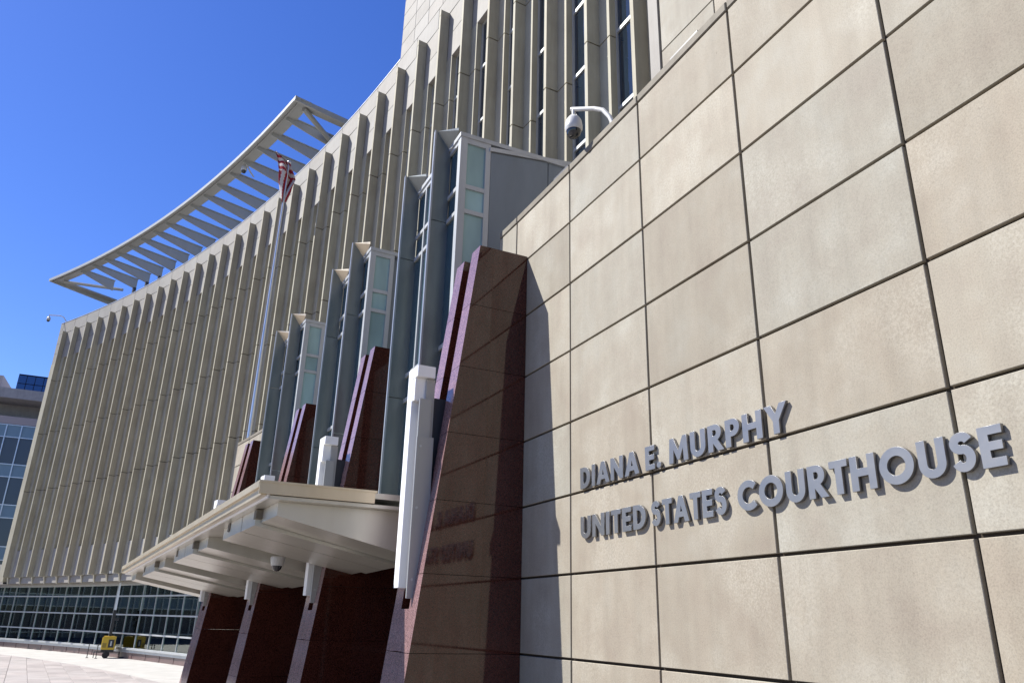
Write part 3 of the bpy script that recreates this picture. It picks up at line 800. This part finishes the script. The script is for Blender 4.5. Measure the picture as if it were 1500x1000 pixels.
dome_cam('security_camera', 'grey dome camera slung beneath the white roof trellis', Matrix.Translation(a), [a + Vector((0.9, 1.0, 0)), a + Vector((0.6, 0.2, -0.15)), a + Vector((0.2, -0.5, 0.0)), a + Vector((0.0, -0.9, -0.05))], s=1.8)
a = W(31.75, 0.8, 33.05)
dome_cam('security_camera', 'thin armed dome camera at the far left end of the parapet', Matrix.Translation(a), [a, a + Vector((-0.55, 0.2, 0.75)), a + Vector((-0.9, 0.3, 0.9)), a + Vector((-2.0, 0.4, 0.80))], s=1.5)

# ================================================================== FLAGPOLE AND FLAG
FP = Vector((3.50, 45.0, 0))
fp = thing('flagpole', 'tall tapered metal flagpole standing before the finned stone front', 'flagpole', Matrix.Translation(FP))
q = MB(); q.tube([FP + Vector((0, 0, z)) for z in (0, 10, 20, 31.0)], [0.15, 0.13, 0.10, 0.055], 14); pm('pole', q, M_POLE, fp, ID, smooth=True)
q = MB(); q.lathe([(0.02, 0.0), (0.11, 0.06), (0.14, 0.15), (0.10, 0.25), (0.02, 0.30)], FP + Vector((0, 0, 31.0)), 14); pm('finial', q, M_POLE, fp, ID, smooth=True)
q = MB(); q.tube([FP + Vector((-0.32, -0.06, 1.2)), FP + Vector((-0.20, -0.06, 14)), FP + Vector((-0.12, -0.05, 28))], 0.014, 6); pm('halyard', q, M_CLOTH, fp, ID)
q = MB(); q.lathe([(0.45, 0.0), (0.40, 0.12), (0.24, 0.2)], FP, 16); pm('base_collar', q, M_POLE, fp, ID, smooth=True)
fl = MB(); NU, NV = 26, 60
right = Vector((0.995, 0.10, 0)); dep = Vector((-0.10, 0.995, 0))
def fpt(u, v):
    K_ = ((0.0, -0.90, 0.14), (0.2, -0.32, 0.80), (0.47, 0.02, 1.02), (0.75, 0.02, 0.72), (1.0, 0.0, 0.34))
    for (va, ca, wa), (vb, cb, wb) in zip(K_[:-1], K_[1:]):
        if v <= vb: break
    h = (v - va) / (vb - va); h = h * h * (3 - 2 * h) * 0.5 + h * 0.5
    cx = ca + (cb - ca) * h; wd = wa + (wb - wa) * h
    s = (u - 0.5)
    x = cx + s * wd + 0.04 * math.sin(9 * v + 5 * u)
    y = 0.16 * math.sin(u * 9 + v * 4) * (0.3 + wd) + 0.10 * math.sin(v * 11 + u * 3)
    z = 31.75 - 3.55 * v - 0.25 * s * math.sin(v * 4)
    return FP + right * x + dep * y + Vector((0, 0, z))
for j in range(NV):
    for i in range(NU):
        u, v = (i + 0.5) / NU, (j + 0.5) / NV
        if v < 0.40 + 0.08 * u: c = v * 14.0 - u * 2.2
        else: c = u * 5.6 + (v - 0.42) * 3.6
        fl.face([fpt(i / NU, j / NV), fpt((i + 1) / NU, j / NV), fpt((i + 1) / NU, (j + 1) / NV), fpt(i / NU, (j + 1) / NV)], int(math.floor(c)) % 2)
me = fl.mesh('flag', [M_RED, M_CLOTH], True)
import bmesh
bm = bmesh.new(); bm.from_mesh(me); bmesh.ops.remove_doubles(bm, verts=bm.verts, dist=1e-4); bmesh.ops.recalc_face_normals(bm, faces=bm.faces); bm.to_mesh(me); bm.free()
fo = single('flag', me, 'red and white striped flag hanging limp from the flagpole', 'flag')
sm = fo.modifiers.new('thick', 'SOLIDIFY'); sm.thickness = 0.012

# ================================================================== LIGHT TOWER
LT = Vector((-2.62, 71.87, 0.0))
lt = thing('light_tower', 'yellow portable light tower with black mast and floodlights on the plaza', 'light tower', Matrix.Translation(LT))
q = MB(); q.chbox(-0.48, 0.48, -0.6, 0.6, 0.62, 1.55, 0.06); pm('cabinet', q, M_YELLOW, lt)
q = MB()
for z in (0.80, 0.88, 0.96, 1.04): q.box(-0.42, -0.12, -0.612, -0.602, z, z + 0.035)
pm('vent', q, M_BLACK, lt, kind='stuff')
q = MB(); q.box(-0.40, 0.36, -0.5, 0.5, 1.55, 1.60); pm('lid', q, M_YELLOW, lt)
q = MB(); q.box(0.0, 0.40, -0.615, -0.602, 0.78, 1.36); pm('control_panel', q, M_BLACK, lt)
q = MB(); q.box(0.14, 0.24, -0.625, -0.616, 0.9, 1.25); pm('panel_plate', q, M_FRAME, lt)
q = MB(); q.box(-0.45, 0.45, -0.55, 0.55, 0.42, 0.62); q.box(-0.62, -0.1, -0.72, -0.66, 0.42, 0.50); pm('chassis', q, M_BLACK, lt)
for y in (-0.62, 0.62):
    q = MB(); q.tube([(-0.06 + 0.0, y - 0.08, 0.24), (-0.06, y + 0.08, 0.24)], 0.24, 16); pm('wheel', q, M_RUBBER, lt)
q = MB(); q.box(-0.10, 0.12, -0.11, 0.11, 1.50, 3.55); pm('mast_base', q, M_BLACK, lt)
q = MB(); q.box(0.10, 0.42, -0.08, 0.08, 2.75, 2.95); q.box(0.2, 0.32, -0.1, 0.1, 2.3, 2.5); pm('winch', q, M_BLACK, lt)
q = MB(); q.box(-0.07, 0.10, -0.08, 0.08, 3.55, 5.0); q.box(-0.05, 0.08, -0.06, 0.06, 5.0, 6.15); pm('mast', q, M_POLE, lt)
q = MB(); q.box(-0.75, 0.75, -0.05, 0.05, 6.10, 6.20); pm('crossbar', q, M_POLE, lt)
for x in (-0.8, -0.25, 0.3, 0.8):
    q = MB(); q.prism([(x - 0.22, 6.20), (x + 0.18, 6.28), (x + 0.24, 6.62), (x - 0.14, 6.55)], -0.30, 0.05)
    f = pm('floodlight', q, M_RAIL, lt)
    q = MB(); q.box(x - 0.15, x + 0.16, -0.315, -0.302, 6.30, 6.52); pm('lens', q, M_LENS, f, MW[lt.name])
q = MB(); q.tube([(0.9, -0.2, 0.02), (0.9, -0.2, 0.45)], 0.03, 8); q.tube([(-0.9, -0.2, 0.02), (-0.9, -0.2, 0.45)], 0.03, 8); q.box(-0.9, 0.9, -0.23, -0.17, 0.42, 0.48)
pm('outrigger', q, M_RAIL, lt)
# tow bar lying beside it, dark post and two short stanchions
q = MB(); q.tube([(0, 0, 0.06), (0.5, 0.05, 0.1), (0.8, 0.1, 0.42), (0.9, 0.1, 0.62)], 0.05, 8); q.tube([(0.8, 0.1, 0.42), (1.0, 0.0, 0.06)], 0.04, 8); q.box(0.7, 1.05, -0.05, 0.2, 0.3, 0.42)
single('tow_hitch', q.mesh('tow_hitch', M_RAIL), 'grey tow hitch lying on the ground beside the light tower', 'hitch', Matrix.Translation(LT + Vector((0.95, -0.6, 0))))
P = Vector((-0.75, 71.0, 0))
lp = thing('lamp_post', 'thin dark lamp post in front of the glazed hall', 'lamp post', Matrix.Translation(P))
q = MB(); q.tube([(0, 0, 0), (0, 0, 4.9)], [0.07, 0.045], 10); pm('post', q, M_RAIL, lp)
q = MB(); q.box(-0.16, 0.16, -0.16, 0.16, 0, 0.45); pm('footing', q, M_RAIL, lp)
q = MB(); q.lathe([(0.05, 4.85), (0.16, 4.92), (0.16, 5.02), (0.04, 5.08)], (0, 0, 0), 12); pm('lamp_head', q, M_RAIL, lp)
for n, (x, y) in enumerate(((-3.95, 71.73), (-3.28, 70.74))):
    q = MB(); q.tube([(0, 0, 0), (0, 0, 0.92)], 0.03, 8); q.lathe([(0.11, 0), (0.11, 0.03), (0.04, 0.05)], (0, 0, 0), 12); q.lathe([(0.045, 0.90), (0.05, 0.95), (0.02, 0.99)], (0, 0, 0), 10)
    single('stanchion', q.mesh('stanchion', M_RAIL), ('short steel stanchion standing left of the yellow light tower', 'short steel stanchion right in front of the yellow light tower')[n], 'stanchion', Matrix.Translation(Vector((x, y, 0))), 'stanchions by the light tower')

# ================================================================== NEIGHBOURING BUILDING
YB = 112.0
K = YB / 150.0
zb = lambda z: HC + (z - HC) * K
nb = thing('office_building', 'grey office building with glass bands behind the left end of the courthouse', 'building', Matrix.Translation((-30, YB, 0)))
M_NBV = mat('grey blue vision glass', (0.085, 0.105, 0.12), 0.08); M_NBS = mat('light blue spandrel glass', (0.20, 0.30, 0.36), 0.15); M_NBP = mat('pale pink stone band', (0.42, 0.37, 0.36), 0.8); M_NBG = stone('grey cast stone', (0.36, 0.35, 0.34), (0.42, 0.41, 0.40), (0.46, 0.45, 0.44))
XR = -10.0
XL = -60
q = MB(); q.box(XL, XR, YB + 0.3, YB + 24, 0, zb(32.6)); pm('core', q, M_NBG, nb, ID)
zs = []
z = zb(32.9); k = 0
while z > 0:
    h = (1.55, 3.4, )[k % 2]; zs.append((z - h, z, k % 2)); z -= h; k += 1
colw = 1.65
pane_cache = {}
for i in range(int((XR - XL) / colw)):
    x = XL + i * colw
    for z0, z1, kind in zs:
        if z1 < 1: continue
        key = (round(z0, 2))
        if key not in pane_cache:
            q = MB(); q.box(0.06, colw - 0.06, 0.10, 0.14, max(0, z0) + 0.05, z1 - 0.05); pane_cache[key] = q.mesh('pane', M_NBS if kind == 0 else M_NBV)
        part('pane', pane_cache[key], nb, Matrix.Translation((x, YB, 0)))
q = MB()
for i in range(int((XR - XL) / colw) + 1):
    x = XL + i * colw
    q.box(x - 0.06, x + 0.06, YB - 0.03, YB + 0.2, 0, zb(32.9))
for z0, z1, kind in zs: q.box(XL, XR, YB + 0.0, YB + 0.2, z1 - 0.05, z1 + 0.05)
pm('mullion', q, M_POLE, nb, ID)
q = MB(); q.box(XL, XR, YB - 0.05, YB + 20, zb(32.9) + 0.1, zb(34.3)); pm('stone_band', q, M_NBP, nb, ID)
q = MB(); q.box(XL, XR, YB + 3.5, YB + 20, zb(34.3), zb(37.3)); pm('recessed_storey', q, M_NBG, nb, ID)
q = MB(); q.box(XL, XR, YB - 0.6, YB + 20, zb(37.3), zb(39.0)); pm('roof_slab', q, M_NBG, nb, ID)
q = MB(); q.box(XL, -22.6, YB + 2.2, YB + 14, zb(39.0), zb(41.95)); pm('penthouse', q, M_NBP, nb, ID)
# blue glass block further back
ob = thing('glass_block', 'blue glass rooftop block showing above the grey office building', 'building', Matrix.Translation((-25, 150, 0)))
M_BLUEG = mat('deep blue mirror glass', (0.03, 0.08, 0.20), 0.06, 0.3)
q = MB(); q.box(-27.5, -14, 150.1, 170, 0, 41.9); pm('core', q, M_BACK, ob, ID)
for i in range(9):
    for r in range(3):
        q = MB(); q.box(-27.5 + i * 1.3 + 0.05, -27.5 + (i + 1) * 1.3 - 0.05, 150.0, 150.08, 41.7 - (r + 1) * 1.5 + 0.06, 41.7 - r * 1.5 - 0.06); pm('pane', q, M_BLUEG, ob, ID)
